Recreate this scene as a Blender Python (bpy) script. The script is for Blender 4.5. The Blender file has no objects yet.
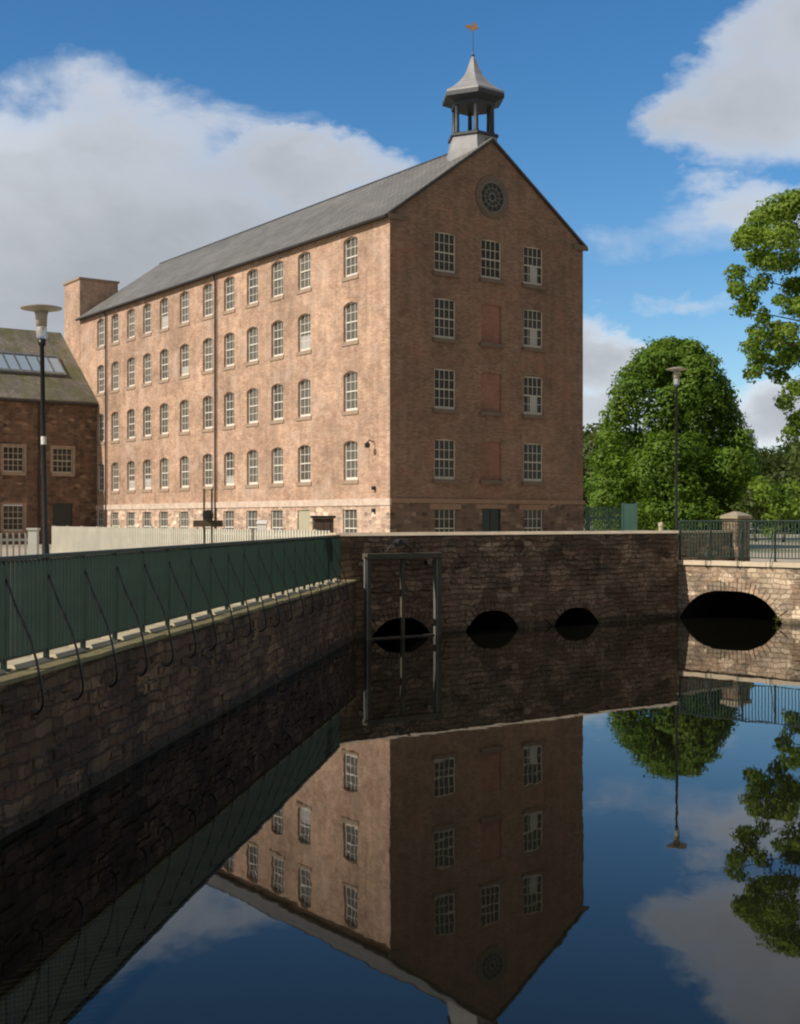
import bpy, bmesh, math, random
import numpy as np
from mathutils import Vector, Matrix
R = math.radians
random.seed(7); rng = np.random.default_rng(7)
scene = bpy.context.scene
COL = scene.collection
F = 1281.0; EYE = 3.17

# ---------------------------------------------------------------- camera
cam_d = bpy.data.cameras.new('camera'); cam = bpy.data.objects.new('camera', cam_d); COL.objects.link(cam)
cam.location = (0, 0, EYE); cam.rotation_euler = (R(90), 0, 0)
cam_d.sensor_fit = 'HORIZONTAL'; cam_d.sensor_width = 36; cam_d.lens = F/800*36
cam_d.shift_y = 8/800; cam_d.clip_start = .1; cam_d.clip_end = 6000
scene.camera = cam

# ---------------------------------------------------------------- sun + exposure
SX, SY, SEL = -.872, -.489, R(37)          # horizontal direction TOWARDS the sun, elevation
hn = math.hypot(SX, SY); SX /= hn; SY /= hn
sdir = Vector((SX*math.cos(SEL), SY*math.cos(SEL), math.sin(SEL)))
sl = bpy.data.lights.new('sun', 'SUN'); sl.energy = 4.6; sl.angle = R(.5); sl.color = (1, .91, .78)
sun = bpy.data.objects.new('sun', sl); COL.objects.link(sun); sun.rotation_euler = sdir.to_track_quat('Z', 'Y').to_euler()
scene.render.engine = 'CYCLES'; scene.cycles.pixel_filter_type = 'BLACKMAN_HARRIS'; scene.cycles.filter_width = 2.1
scene.view_settings.view_transform = 'Standard'; scene.view_settings.look = 'None'
scene.view_settings.exposure = 0; scene.view_settings.gamma = 1; scene.view_settings.use_curve_mapping = False

# ---------------------------------------------------------------- node helper
class NT:
    def __init__(s, tree): s.t = tree; s.t.nodes.clear()
    def n(s, typ, **kw):
        o = s.t.nodes.new(typ)
        ins = kw.pop('ins', {})
        for k, v in kw.items(): setattr(o, k, v)
        for k, v in ins.items():
            if isinstance(v, bpy.types.NodeSocket): s.t.links.new(v, o.inputs[k])
            else: o.inputs[k].default_value = v
        return o
    def m(s, op, a, b=0., c=0., clamp=False):
        o = s.n('ShaderNodeMath', operation=op, use_clamp=clamp)
        for i, v in enumerate((a, b, c)):
            if isinstance(v, bpy.types.NodeSocket): s.t.links.new(v, o.inputs[i])
            else: o.inputs[i].default_value = v
        return o.outputs[0]
    def mix(s, f, a, b, mode='MIX'):
        o = s.n('ShaderNodeMix', data_type='RGBA', blend_type=mode)
        for i, v in ((0, f), (6, a), (7, b)):
            if isinstance(v, bpy.types.NodeSocket): s.t.links.new(v, o.inputs[i])
            else: o.inputs[i].default_value = v if i == 0 else (*v[:3], 1)
        return o.outputs[2]
    def ramp(s, f, stops, interp='LINEAR'):
        o = s.n('ShaderNodeValToRGB', ins={0: f}); cr = o.color_ramp; cr.interpolation = interp
        while len(cr.elements) < len(stops): cr.elements.new(.5)
        for e, (p, c) in zip(cr.elements, stops):
            e.position = p; e.color = (c, c, c, 1) if isinstance(c, (int, float)) else (*c[:3], 1)
        return o.outputs[0]
    def noise(s, vec, scale, detail=3, rough=.55, dist=0):
        return s.n('ShaderNodeTexNoise', ins={'Vector': vec, 'Scale': scale, 'Detail': detail, 'Roughness': rough, 'Distortion': dist})

# ---------------------------------------------------------------- world: Nishita sky with procedural clouds
w = bpy.data.worlds.new('World'); scene.world = w; w.use_nodes = True
N = NT(w.node_tree)
sky = N.n('ShaderNodeTexSky'); sky.sky_type = 'NISHITA'; sky.sun_disc = False
sky.sun_elevation = SEL; sky.sun_rotation = math.atan2(SX, SY); sky.air_density = 1.0; sky.dust_density = .3; sky.ozone_density = 3.0; sky.altitude = 100
tc = N.n('ShaderNodeTexCoord'); sp = N.n('ShaderNodeSeparateXYZ', ins={0: tc.outputs['Generated']})
X, Y, Z = sp.outputs
az = N.m('ARCTAN2', X, Y); el = N.m('ARCSINE', N.m('MAXIMUM', N.m('MINIMUM', Z, 1.), -1.))
cv = N.n('ShaderNodeCombineXYZ', ins={0: az, 1: N.m('MULTIPLY', el, 1.7), 2: 0.3}).outputs[0]
n1 = N.noise(cv, 6.5, 8, .58, .25).outputs[0]
n2 = N.noise(cv, 2.2, 4, .5, .3).outputs[0]
wn_ = N.n('ShaderNodeSeparateColor', ins={0: N.noise(cv, 9., 6, .62).outputs[1]}).outputs
wl_ = N.n('ShaderNodeSeparateColor', ins={0: N.noise(cv, 3.2, 3, .5).outputs[1]}).outputs
azw = N.m('ADD', az, N.m('ADD', N.m('MULTIPLY', N.m('SUBTRACT', wn_[0], .5), .13), N.m('MULTIPLY', N.m('SUBTRACT', wl_[0], .5), .12)))
elw = N.m('ADD', el, N.m('ADD', N.m('MULTIPLY', N.m('SUBTRACT', wn_[1], .5), .075), N.m('MULTIPLY', N.m('SUBTRACT', wl_[1], .5), .05)))
def blob(px, py, rx, ry, amp=1.):
    a = math.atan((px-400)/F); e = math.atan((520-py)/F*math.cos(a))
    u = N.m('DIVIDE', N.m('SUBTRACT', azw, a), rx/F); v = N.m('DIVIDE', N.m('SUBTRACT', elw, e), ry/F)
    q = N.m('ADD', N.m('MULTIPLY', u, u), N.m('MULTIPLY', v, v))
    return N.m('MULTIPLY', N.m('SUBTRACT', 1., q), amp)
blobs = [(-60, 332, 520, 268, 1.), (325, 172, 112, 40, .6), (788, 72, 100, 84, .5), (690, 238, 120, 28, .14), (775, 214, 85, 30, .3), (702, 306, 52, 14, .26),
         (598, 355, 55, 48, .7), (600, 412, 100, 34, .6), (690, 430, 150, 34, .45), (790, 408, 90, 46, .8), (1100, 260, 240, 150, .8)]
acc = None
for b in blobs:
    v = N.m('MAXIMUM', blob(*b), -1.); acc = v if acc is None else N.m('SMOOTH_MAX', acc, v, .08)
dens = N.m('ADD', acc, N.m('ADD', N.m('MULTIPLY', N.m('SUBTRACT', n1, .5), 1.3), N.m('MULTIPLY', N.m('SUBTRACT', n2, .5), .35)))
mask = N.ramp(dens, [(0., 0.), (.10, .18), (.27, .68), (.48, .94), (.75, 1.)])
thick = N.m('ADD', acc, N.m('ADD', N.m('MULTIPLY', N.m('SUBTRACT', n1, .5), 1.1), N.m('MULTIPLY', N.m('SUBTRACT', n2, .5), 1.5)))
tone = N.ramp(thick, [(.0, (.72, .78, .86)), (.25, (.78, .81, .86)), (.55, (.56, .59, .64)), (.95, (.41, .44, .49))])
bg1 = N.n('ShaderNodeBackground', ins={0: N.n('ShaderNodeHueSaturation', ins={'Saturation': 1.3, 'Color': sky.outputs[0]}).outputs[0], 1: .125})
bg2 = N.n('ShaderNodeBackground', ins={0: tone, 1: 1.0})
ms0 = N.n('ShaderNodeMixShader', ins={0: mask, 1: bg1.outputs[0], 2: bg2.outputs[0]})
# unseen warm-grey cloud behind and beside the camera, added to make shade less blue
back = N.m('MULTIPLY', N.m('SUBTRACT', N.m('ABSOLUTE', az), .8), 2.5, clamp=True)
back = N.m('MULTIPLY', back, N.ramp(N.noise(tc.outputs['Generated'], 2.4, 6, .6).outputs[0], [(.36, 0.), (.56, 1.)]))
bg3 = N.n('ShaderNodeBackground', ins={0: (.34, .30, .26, 1), 1: 1.})
ms = N.n('ShaderNodeMixShader', ins={0: back, 1: ms0.outputs[0], 2: bg3.outputs[0]})
N.n('ShaderNodeOutputWorld', ins={0: ms.outputs[0]})

# ---------------------------------------------------------------- materials
def mat(name): m = bpy.data.materials.new(name); m.use_nodes = True; return m, NT(m.node_tree)
def finish(n, col, rough=.8, height=None, bstr=.5, bdist=.02, **kw):
    ins = {'Base Color': col if isinstance(col, bpy.types.NodeSocket) else (*col, 1), 'Roughness': rough}
    if height is not None: ins['Normal'] = n.n('ShaderNodeBump', ins={'Height': height, 'Strength': bstr, 'Distance': bdist}).outputs[0]
    ins.update(kw)
    p = n.n('ShaderNodeBsdfPrincipled', ins=ins); n.n('ShaderNodeOutputMaterial', ins={0: p.outputs[0]})
def coord(n, kind='UV'): return n.n('ShaderNodeTexCoord').outputs[kind]

def masonry(name, c1, c2, mortar, bw, rh, ms_, dist, stain, patch=.5, rough=.85, bd=.02, tint=(.3, .16, .1), tf=0., moss=0., tide=0.):
    m, n = mat(name); uv = coord(n)
    big = n.noise(uv, .23, 5, .6).outputs[0]; mid = n.noise(uv, 1.3, 5, .65).outputs[0]; fine = n.noise(uv, 11, 4, .7).outputs[0]
    vec = uv
    streak = n.noise(n.n('ShaderNodeMapping', ins={0: uv, 3: (2.6, .22, 1)}).outputs[0], 1., 4, .65).outputs[0]
    if dist:
        d = n.noise(uv, 1.0/bw*.8, 2, .5); dv = n.n('ShaderNodeVectorMath', operation='SUBTRACT', ins={0: d.outputs[1], 1: (.5, .5, .5)}).outputs[0]
        dv = n.n('ShaderNodeVectorMath', operation='MULTIPLY', ins={0: dv, 1: (dist*bw*.8, dist*rh*.8, 0)}).outputs[0]
        d2 = n.n('ShaderNodeVectorMath', operation='SUBTRACT', ins={0: n.noise(uv, .9, 2, .5).outputs[1], 1: (.5, .5, .5)}).outputs[0]
        dv = n.n('ShaderNodeVectorMath', operation='ADD', ins={0: dv, 1: n.n('ShaderNodeVectorMath', operation='MULTIPLY', ins={0: d2, 1: (.25, .14, 0)}).outputs[0]}).outputs[0]
        vec = n.n('ShaderNodeVectorMath', operation='ADD', ins={0: uv, 1: dv}).outputs[0]
    b = n.n('ShaderNodeTexBrick', offset=.5, squash=.62 if dist else 1., squash_frequency=3, ins={'Vector': vec, 'Color1': (*c1, 1), 'Color2': (*c2, 1), 'Mortar': (*mortar, 1), 'Scale': 1., 'Mortar Size': ms_, 'Mortar Smooth': .3, 'Bias': 0., 'Brick Width': bw, 'Row Height': rh})
    col = b.outputs[0]
    if dist:   # individual stones take a tone of their own
        vo = n.n('ShaderNodeTexVoronoi', feature='F1', ins={'Vector': n.n('ShaderNodeVectorMath', operation='MULTIPLY', ins={0: vec, 1: (1/bw*.7, 1/rh*.5, 1)}).outputs[0], 'Scale': 1.})
        vs = n.n('ShaderNodeSeparateColor', ins={0: vo.outputs[1]}).outputs
        col = n.mix(.75, col, n.ramp(vs[0], [(0, .35), (.4, .85), (.75, 1.15), (1, 1.9)]), 'MULTIPLY')
        col = n.mix(n.m('MULTIPLY', n.m('GREATER_THAN', vs[1], .72), .45), col, tint)
    col = n.mix(patch, col, n.ramp(mid, [(.25, .6), (.5, 1.), (.75, 1.35)]), 'MULTIPLY')
    col = n.mix(stain, col, n.ramp(big, [(.3, .55), (.5, 1.), (.68, 1.4)]), 'MULTIPLY')
    if tf: col = n.mix(n.m('MULTIPLY', n.ramp(n.noise(uv, .5, 6, .7, .6).outputs[0], [(.52, 0.), (.66, 1.)]), tf), col, tint)
    if moss: col = n.mix(n.m('MULTIPLY', n.ramp(n.noise(uv, .8, 5, .7).outputs[0], [(.45, 0.), (.62, 1.)]), moss), col, (.10, .11, .03))
    col = n.mix(.45, col, n.ramp(streak, [(.3, .68), (.5, 1.), (.7, 1.25)]), 'MULTIPLY')
    col = n.mix(.5, col, n.ramp(fine, [(.2, .7), (.8, 1.3)]), 'MULTIPLY')
    if tide:
        hz = n.m('ADD', n.n('ShaderNodeSeparateXYZ', ins={0: uv}).outputs[1], n.m('MULTIPLY', n.m('SUBTRACT', n.noise(uv, 2.2, 4, .6).outputs[0], .5), .35))
        col = n.mix(n.ramp(hz, [(.10, tide), (.22, 0.)]), col, (.035, .036, .018))
    h = n.m('ADD', n.m('MULTIPLY', n.m('SUBTRACT', 1., b.outputs[1]), 1.), n.m('MULTIPLY', fine, .5))
    finish(n, col, rough, h, .9, bd); return m
def rubble(name, c1, c2, mortar, bw, rh, rnd=.8, mw=.06, stain=.5, bd=.04, tint=(.2, .1, .06), rough=.85):
    m, n = mat(name); uv = coord(n)
    big = n.noise(uv, .28, 5, .6).outputs[0]; mid = n.noise(uv, 1.6, 5, .65).outputs[0]; fine = n.noise(uv, 13, 4, .7).outputs[0]
    streak = n.noise(n.n('ShaderNodeMapping', ins={0: uv, 3: (3.2, .35, 1)}).outputs[0], 1., 4, .6).outputs[0]
    dv = n.n('ShaderNodeVectorMath', operation='SUBTRACT', ins={0: n.noise(uv, 3.2, 3, .6).outputs[1], 1: (.5, .5, .5)}).outputs[0]
    dv = n.n('ShaderNodeVectorMath', operation='MULTIPLY', ins={0: dv, 1: (.16, .10, 0)}).outputs[0]
    v = n.n('ShaderNodeVectorMath', operation='ADD', ins={0: uv, 1: dv}).outputs[0]
    v = n.n('ShaderNodeMapping', ins={0: v, 3: (1/bw, 1/rh, 1)}).outputs[0]
    vo = n.n('ShaderNodeTexVoronoi', voronoi_dimensions='2D', feature='F1', ins={'Vector': v, 'Scale': 1., 'Randomness': rnd})
    ve = n.n('ShaderNodeTexVoronoi', voronoi_dimensions='2D', feature='DISTANCE_TO_EDGE', ins={'Vector': v, 'Scale': 1., 'Randomness': rnd})
    vs = n.n('ShaderNodeSeparateColor', ins={0: vo.outputs['Color']}).outputs
    col = n.mix(vs[2], c1, c2); col = n.mix(.85, col, n.ramp(vs[0], [(0, .45), (.45, .9), (.8, 1.15), (1, 1.8)]), 'MULTIPLY')
    col = n.mix(n.m('MULTIPLY', n.m('GREATER_THAN', vs[1], .75), .5), col, tint)
    joint = n.ramp(ve.outputs['Distance'], [(0., 1.), (mw, .8), (mw*2.2, 0.)])
    col = n.mix(joint, col, mortar)
    col = n.mix(.7, col, n.ramp(mid, [(.25, .6), (.5, 1.), (.75, 1.35)]), 'MULTIPLY')
    col = n.mix(stain, col, n.ramp(big, [(.3, .5), (.5, 1.), (.68, 1.4)]), 'MULTIPLY')
    col = n.mix(.4, col, n.ramp(streak, [(.3, .6), (.7, 1.4)]), 'MULTIPLY')
    col = n.mix(.6, col, n.ramp(fine, [(.2, .65), (.8, 1.35)]), 'MULTIPLY')
    h = n.m('ADD', n.m('ADD', n.ramp(ve.outputs['Distance'], [(0., 0.), (.22, 1.)]), n.m('MULTIPLY', vs[0], .5)), n.m('MULTIPLY', fine, .5))
    finish(n, col, rough, h, .9, bd); return m
def plain(name, col, rough=.6, var=.25, scale=3., metal=0., **kw):
    m, n = mat(name); nz = n.noise(coord(n, 'Object'), scale, 5, .65).outputs[0]
    c = n.mix(1., col, n.ramp(nz, [(.25, 1-var), (.75, 1+var)]), 'MULTIPLY')
    finish(n, c, rough, nz, .25, .01, Metallic=metal, **kw); return m
M = {}
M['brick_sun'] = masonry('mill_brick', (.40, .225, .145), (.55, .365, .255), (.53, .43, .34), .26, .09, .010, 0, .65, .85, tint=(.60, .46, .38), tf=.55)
M['brick_shade'] = masonry('gable_brick_shaded', (.205, .11, .073), (.32, .20, .136), (.26, .19, .125), .24, .085, .010, 0, .5, .5, tint=(.42, .17, .11), tf=.4)  # same brick as the long wall, darkened to deepen the gable's shade
M['brick_infill'] = masonry('infill_brick', (.27, .115, .075), (.34, .155, .10), (.28, .19, .14), .24, .085, .010, 0, .3, .4)
M['plinth_sun'] = rubble('plinth_stone', (.50, .34, .25), (.60, .45, .35), (.56, .45, .35), .4, .2, .7, .04, .3, .015, tint=(.46, .29, .21))
M['plinth_shade'] = rubble('plinth_stone_shaded', (.15, .09, .06), (.22, .145, .10), (.16, .12, .085), .4, .2, .7, .05, .4, .02, tint=(.17, .085, .055))  # plinth stone with the gable side's shade put into the colour
M['string'] = plain('string_course_stone', (.60, .48, .39), .8, .25, 2)
M['string_shade'] = plain('string_course_shaded', (.29, .18, .115), .8, .2, 2)  # shaded copy of the string course for the gable side
M['sill'] = plain('sill_stone', (.34, .25, .18), .85, .25, 2)
M['sill_shade'] = plain('sill_stone_shaded', (.17, .125, .09), .85, .25, 2)  # sill stone darkened as a shaded copy for the gable
M['annex'] = rubble('annex_stone', (.14, .083, .050), (.20, .13, .083), (.15, .105, .07), .42, .2, .7, .05, .5, .02, tint=(.19, .09, .055))
M['slate'] = masonry('slate', (.14, .135, .125), (.20, .19, .175), (.06, .06, .06), .3, .2, .012, 0, .5, .6, .7, .01, tint=(.2, .19, .15), tf=.35)
M['old_slate'] = masonry('mossy_slate', (.15, .135, .11), (.22, .20, .165), (.1, .09, .07), .3, .2, .012, 0, .7, .7, .85, .01, tint=(.2, .19, .15), moss=.75)
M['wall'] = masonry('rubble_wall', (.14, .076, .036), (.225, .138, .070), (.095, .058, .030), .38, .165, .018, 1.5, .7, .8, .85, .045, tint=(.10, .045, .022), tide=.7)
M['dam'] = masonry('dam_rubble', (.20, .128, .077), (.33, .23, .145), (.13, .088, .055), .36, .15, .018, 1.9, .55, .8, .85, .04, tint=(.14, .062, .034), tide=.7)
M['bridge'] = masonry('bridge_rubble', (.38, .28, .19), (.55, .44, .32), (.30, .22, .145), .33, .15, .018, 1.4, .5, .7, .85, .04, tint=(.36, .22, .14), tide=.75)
M['tunnel'] = plain('dark_tunnel_stone', (.03, .025, .02), .7, .4, 3)  # near-black lining and end face of the arch tunnels
M['coping'] = plain('coping_stone', (.28, .235, .105), .85, .4, 1.8)
M['pale_stone'] = plain('pale_block', (.44, .38, .25), .85, .25, 2.2)
M['dam_coping'] = plain('parapet_coping', (.52, .43, .31), .85, .25, 1.5)
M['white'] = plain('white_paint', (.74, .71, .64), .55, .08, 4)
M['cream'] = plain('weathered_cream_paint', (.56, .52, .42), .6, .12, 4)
M['green'] = plain('green_paint', (.007, .026, .018), .38, .3, 3)
M['green_l'] = plain('weathered_green_paint', (.024, .085, .066), .42, .3, 3)
M['teal'] = plain('teal_paint', (.014, .058, .042), .5, .2, 1)
M['black'] = plain('black_paint', (.012, .011, .011), .38, .3, 5)
M['dark_metal'] = plain('dark_metal', (.02, .019, .018), .45, .3, 6)
M['gutter'] = plain('gutter_iron', (.032, .027, .025), .6, .3, 2)
M['lead'] = plain('lead_sheet', (.27, .27, .28), .6, .25, 2.)
M['lead_dark'] = plain('dark_lead', (.035, .04, .048), .5, .3, 3)
M['gold'] = plain('gilt', (.38, .22, .09), .5, .1, 4, .6)
M['timber'] = plain('grey_timber', (.085, .075, .05), .75, .35, 4)
M['timber_dark'] = plain('dark_timber', (.085, .058, .036), .8, .3, 3)
M['steel'] = plain('galvanised_steel', (.20, .20, .19), .5, .35, 3, .3)
M['door'] = plain('dark_door_paint', (.012, .022, .022), .4, .2, 3)
M['pale_door'] = plain('pale_door_paint', (.42, .40, .28), .6, .1, 3)
M['pale_fence'] = plain('white_fence_paint', (.56, .53, .44), .6, .15, 1.)
M['grey_fence'] = plain('pale_grey_fence_paint', (.50, .49, .43), .6, .15, 1.)
M['pane_patch'] = plain('pale_pane_patch', (.42, .41, .38), .9, .05, 2)
M['bark'] = plain('bark', (.07, .052, .036), .9, .4, 2)
M['clear'] = None
def glass_mat(name, col, rough=.05):
    m, n = mat(name); o = coord(n, 'Object'); nz = n.noise(o, 3, 2).outputs[0]
    oi = n.n('ShaderNodeObjectInfo').outputs['Random']
    c = n.mix(n.m('MULTIPLY', oi, .5), col, tuple(min(1, x*2.2+.03) for x in col))
    finish(n, c, rough, nz, .06, .02, **{'IOR': 1.5, 'Specular IOR Level': .45}); return m
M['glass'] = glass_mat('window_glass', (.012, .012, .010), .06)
M['glass_sun'] = glass_mat('sunlit_window_glass', (.085, .082, .07), .12)  # lit-side panes: reflected cloud put into a paler colour
M['skyglass'] = glass_mat('skylight_glass', (.20, .26, .32), .15)
m, n = mat('lamp_glass'); finish(n, (.75, .75, .72), .25, None, **{'Transmission Weight': .6, 'IOR': 1.3}); M['clear'] = m
M['lamp_disc'] = plain('lamp_disc', (.42, .37, .30), .45, .1, 3)

# water
m, n = mat('pond_water'); oc = coord(n, 'Object')
st = n.n('ShaderNodeMapping', ins={0: oc, 3: (1., .55, 1.)}).outputs[0]
wv = n.m('ADD', n.noise(st, .55, 2, .5).outputs[0], n.m('MULTIPLY', n.noise(st, 3.2, 2, .5).outputs[0], .22))
ripple = n.n('ShaderNodeBump', ins={'Height': wv, 'Strength': 1., 'Distance': .0024}).outputs[0]
p = n.n('ShaderNodeBsdfPrincipled', ins={'Base Color': (.006, .006, .004, 1), 'Roughness': .012, 'IOR': 1.333, 'Normal': ripple})
n.n('ShaderNodeOutputMaterial', ins={0: p.outputs[0]}); M['water'] = m
# ground
m, n = mat('ground'); oc = coord(n, 'Object')
g = n.ramp(n.noise(oc, .06, 5, .6).outputs[0], [(.40, (.30, .27, .20)), (.52, (.36, .32, .25)), (.58, (.09, .12, .035)), (.8, (.07, .10, .03))])
g = n.mix(.6, g, n.ramp(n.noise(oc, 3, 6, .7).outputs[0], [(.2, .6), (.8, 1.4)]), 'MULTIPLY')
finish(n, g, .95, n.noise(oc, 5, 5, .7).outputs[0], .6, .05); M['ground'] = m
m, n = mat('path'); oc = coord(n, 'Object')
g = n.mix(.8, (.42, .37, .29), n.ramp(n.noise(oc, 1.5, 6, .75).outputs[0], [(.25, .7), (.75, 1.25)]), 'MULTIPLY')
finish(n, g, .95, n.noise(oc, 20, 4, .7).outputs[0], .5, .02); M['path'] = m
def leaf_mat(name, dark, light, yel):
    m, n = mat(name); g_ = n.n('ShaderNodeNewGeometry'); oc = coord(n, 'Object')
    c = n.mix(g_.outputs['Random Per Island'], dark, light)
    c = n.mix(n.m('MULTIPLY', n.ramp(n.noise(oc, .35, 3, .6).outputs[0], [(.4, 0.), (.62, 1.)]), .55), c, yel)
    d = n.n('ShaderNodeBsdfPrincipled', ins={'Base Color': c, 'Roughness': .55, 'Specular IOR Level': .25})
    t = n.n('ShaderNodeBsdfTranslucent', ins={0: n.mix(1., c, (1.2, 1.35, .6), 'MULTIPLY')})
    mx = n.n('ShaderNodeMixShader', ins={0: .38, 1: d.outputs[0], 2: t.outputs[0]})
    n.n('ShaderNodeOutputMaterial', ins={0: mx.outputs[0]}); return m
M['leaf_dark'] = leaf_mat('leaf_dark_green', (.060, .125, .016), (.14, .245, .03), (.20, .29, .035))
M['leaf_lime'] = leaf_mat('leaf_yellow_green', (.085, .155, .02), (.20, .30, .04), (.28, .36, .05))
M['leaf_far'] = leaf_mat('leaf_far_green', (.035, .062, .018), (.09, .125, .03), (.13, .155, .035))
M['leaf_small'] = leaf_mat('leaf_weed', (.06, .12, .02), (.14, .2, .03), (.2, .22, .05))

# ---------------------------------------------------------------- mesh helpers
class MB:
    def __init__(s): s.v = []; s.f = []
    def poly(s, pts):
        i = len(s.v); s.v += [tuple(p) for p in pts]; s.f.append(tuple(range(i, i+len(pts))))
    def box(s, x0, x1, y0, y1, z0, z1):
        i = len(s.v); s.v += [(x, y, z) for x in (x0, x1) for y in (y0, y1) for z in (z0, z1)]
        s.f += [tuple(i+k for k in q) for q in ((0, 1, 3, 2), (4, 6, 7, 5), (0, 4, 5, 1), (2, 3, 7, 6), (0, 2, 6, 4), (1, 5, 7, 3))]
    def hexa(s, b, t):      # 4 bottom pts, 4 top pts
        i = len(s.v); s.v += [tuple(p) for p in list(b)+list(t)]
        s.f += [tuple(i+k for k in q) for q in ((3, 2, 1, 0), (4, 5, 6, 7), (0, 1, 5, 4), (1, 2, 6, 5), (2, 3, 7, 6), (3, 0, 4, 7))]
    def tube(s, pts, rad, seg=8, cap=True):
        pts = [Vector(p) for p in pts]; rad = rad if isinstance(rad, (list, tuple)) else [rad]*len(pts)
        i0 = len(s.v); up0 = None
        for k, p in enumerate(pts):
            d = (pts[min(k+1, len(pts)-1)]-pts[max(k-1, 0)]).normalized()
            if up0 is None: up0 = Vector((1, 0, 0)) if abs(d.x) < .8 else Vector((0, 1, 0))
            a = (up0 - d*up0.dot(d)).normalized(); b = d.cross(a); up0 = a
            for j in range(seg):
                t = 2*math.pi*j/seg; s.v.append(tuple(p+(a*math.cos(t)+b*math.sin(t))*rad[k]))
        for k in range(len(pts)-1):
            for j in range(seg):
                a_ = i0+k*seg+j; b_ = i0+k*seg+(j+1) % seg; s.f.append((a_, b_, b_+seg, a_+seg))
        if cap:
            s.f.append(tuple(i0+j for j in reversed(range(seg)))); e = i0+(len(pts)-1)*seg; s.f.append(tuple(e+j for j in range(seg)))
    def lathe(s, prof, seg=24, c=(0, 0, 0), off=0.):
        i0 = len(s.v)
        for r, z in prof:
            for j in range(seg):
                t = 2*math.pi*j/seg+off; s.v.append((c[0]+r*math.cos(t), c[1]+r*math.sin(t), c[2]+z))
        for k in range(len(prof)-1):
            for j in range(seg):
                a_ = i0+k*seg+j; b_ = i0+k*seg+(j+1) % seg; s.f.append((a_, b_, b_+seg, a_+seg))
        s.f.append(tuple(i0+j for j in reversed(range(seg)))); e = i0+(len(prof)-1)*seg; s.f.append(tuple(e+j for j in range(seg)))
    def build(s, name, material, parent=None, smooth=False, bevel=0.):
        me = bpy.data.meshes.new(name); me.from_pydata(s.v, [], s.f); me.update()
        uvl = me.uv_layers.new(name='UVMap'); vs = me.vertices
        for p in me.polygons:
            nx, ny, nz = (abs(c) for c in p.normal)
            for li in p.loop_indices:
                c = vs[me.loops[li].vertex_index].co
                if nz >= nx and nz >= ny: uv = (c.x, c.y)
                elif nx > ny: uv = (c.y, c.z)
                else: uv = (c.x, c.z)
                uvl.data[li].uv = uv
            p.use_smooth = smooth
        me.materials.append(material)
        o = bpy.data.objects.new(name, me); COL.objects.link(o)
        if parent: o.parent = parent
        if bevel:
            bv = o.modifiers.new('bevel', 'BEVEL'); bv.width = bevel; bv.segments = 2; bv.limit_method = 'ANGLE'
        return o
def tag(o, label=None, cat=None, group=None, kind=None):
    for k, v in (('label', label), ('category', cat), ('group', group), ('kind', kind)):
        if v: o[k] = v
    return o
def empty(name, loc, rz=0., label=None, cat=None, group=None):
    o = bpy.data.objects.new(name, None); COL.objects.link(o); o.location = loc; o.rotation_euler = (0, 0, rz); o.empty_display_size = .3
    return tag(o, label, cat, group)
def copy_tree(o, parent=None):
    c = o.copy(); COL.objects.link(c); c.parent = parent
    for ch in list(o.children): copy_tree(ch, c)
    return c
def inst(o, parent, loc, rz=0.):
    c = copy_tree(o, parent); c.location = loc; c.rotation_euler = (0, 0, rz); return c
def at(px, d, z=None, py=None):      # design helper: real place at distance d seen in direction px (and height z)
    zz = z if z is not None else (0. if py is None else EYE-(py-520)*d/F)
    return Vector(((px-400)/F*d, d, zz))

def wall_open(mb, u0, u1, z0, z1, ops, place, reveal=.14):
    us = sorted({u0, u1, *[o[0] for o in ops], *[o[1] for o in ops]}); zs = sorted({z0, z1, *[o[2] for o in ops], *[o[3] for o in ops]})
    for i in range(len(us)-1):
        for j in range(len(zs)-1):
            uc, zc = (us[i]+us[i+1])/2, (zs[j]+zs[j+1])/2
            if any(o[0] < uc < o[1] and o[2] < zc < o[3] for o in ops): continue
            mb.poly([place(us[i], 0, zs[j]), place(us[i+1], 0, zs[j]), place(us[i+1], 0, zs[j+1]), place(us[i], 0, zs[j+1])])
    for a, b, c, d, rise in ops:
        K = 8; arc = [(a+(b-a)*k/K, d-rise+rise*(1-(2*k/K-1)**2)) for k in range(K+1)]
        if rise:
            h = K//2
            mb.poly([place(a, 0, d)]+[place(u, 0, z) for u, z in arc[:h+1]])
            mb.poly([place(b, 0, d)]+[place(u, 0, z) for u, z in reversed(arc[h:])])
        path = [(a, c)]+arc+[(b, c)]
        for (ua, za), (ub, zb) in zip(path, path[1:]):
            mb.poly([place(ua, 0, za), place(ub, 0, zb), place(ub, reveal, zb), place(ua, reveal, za)])
        mb.poly([place(a, 0, c), place(b, 0, c), place(b, reveal, c), place(a, reveal, c)])

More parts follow.
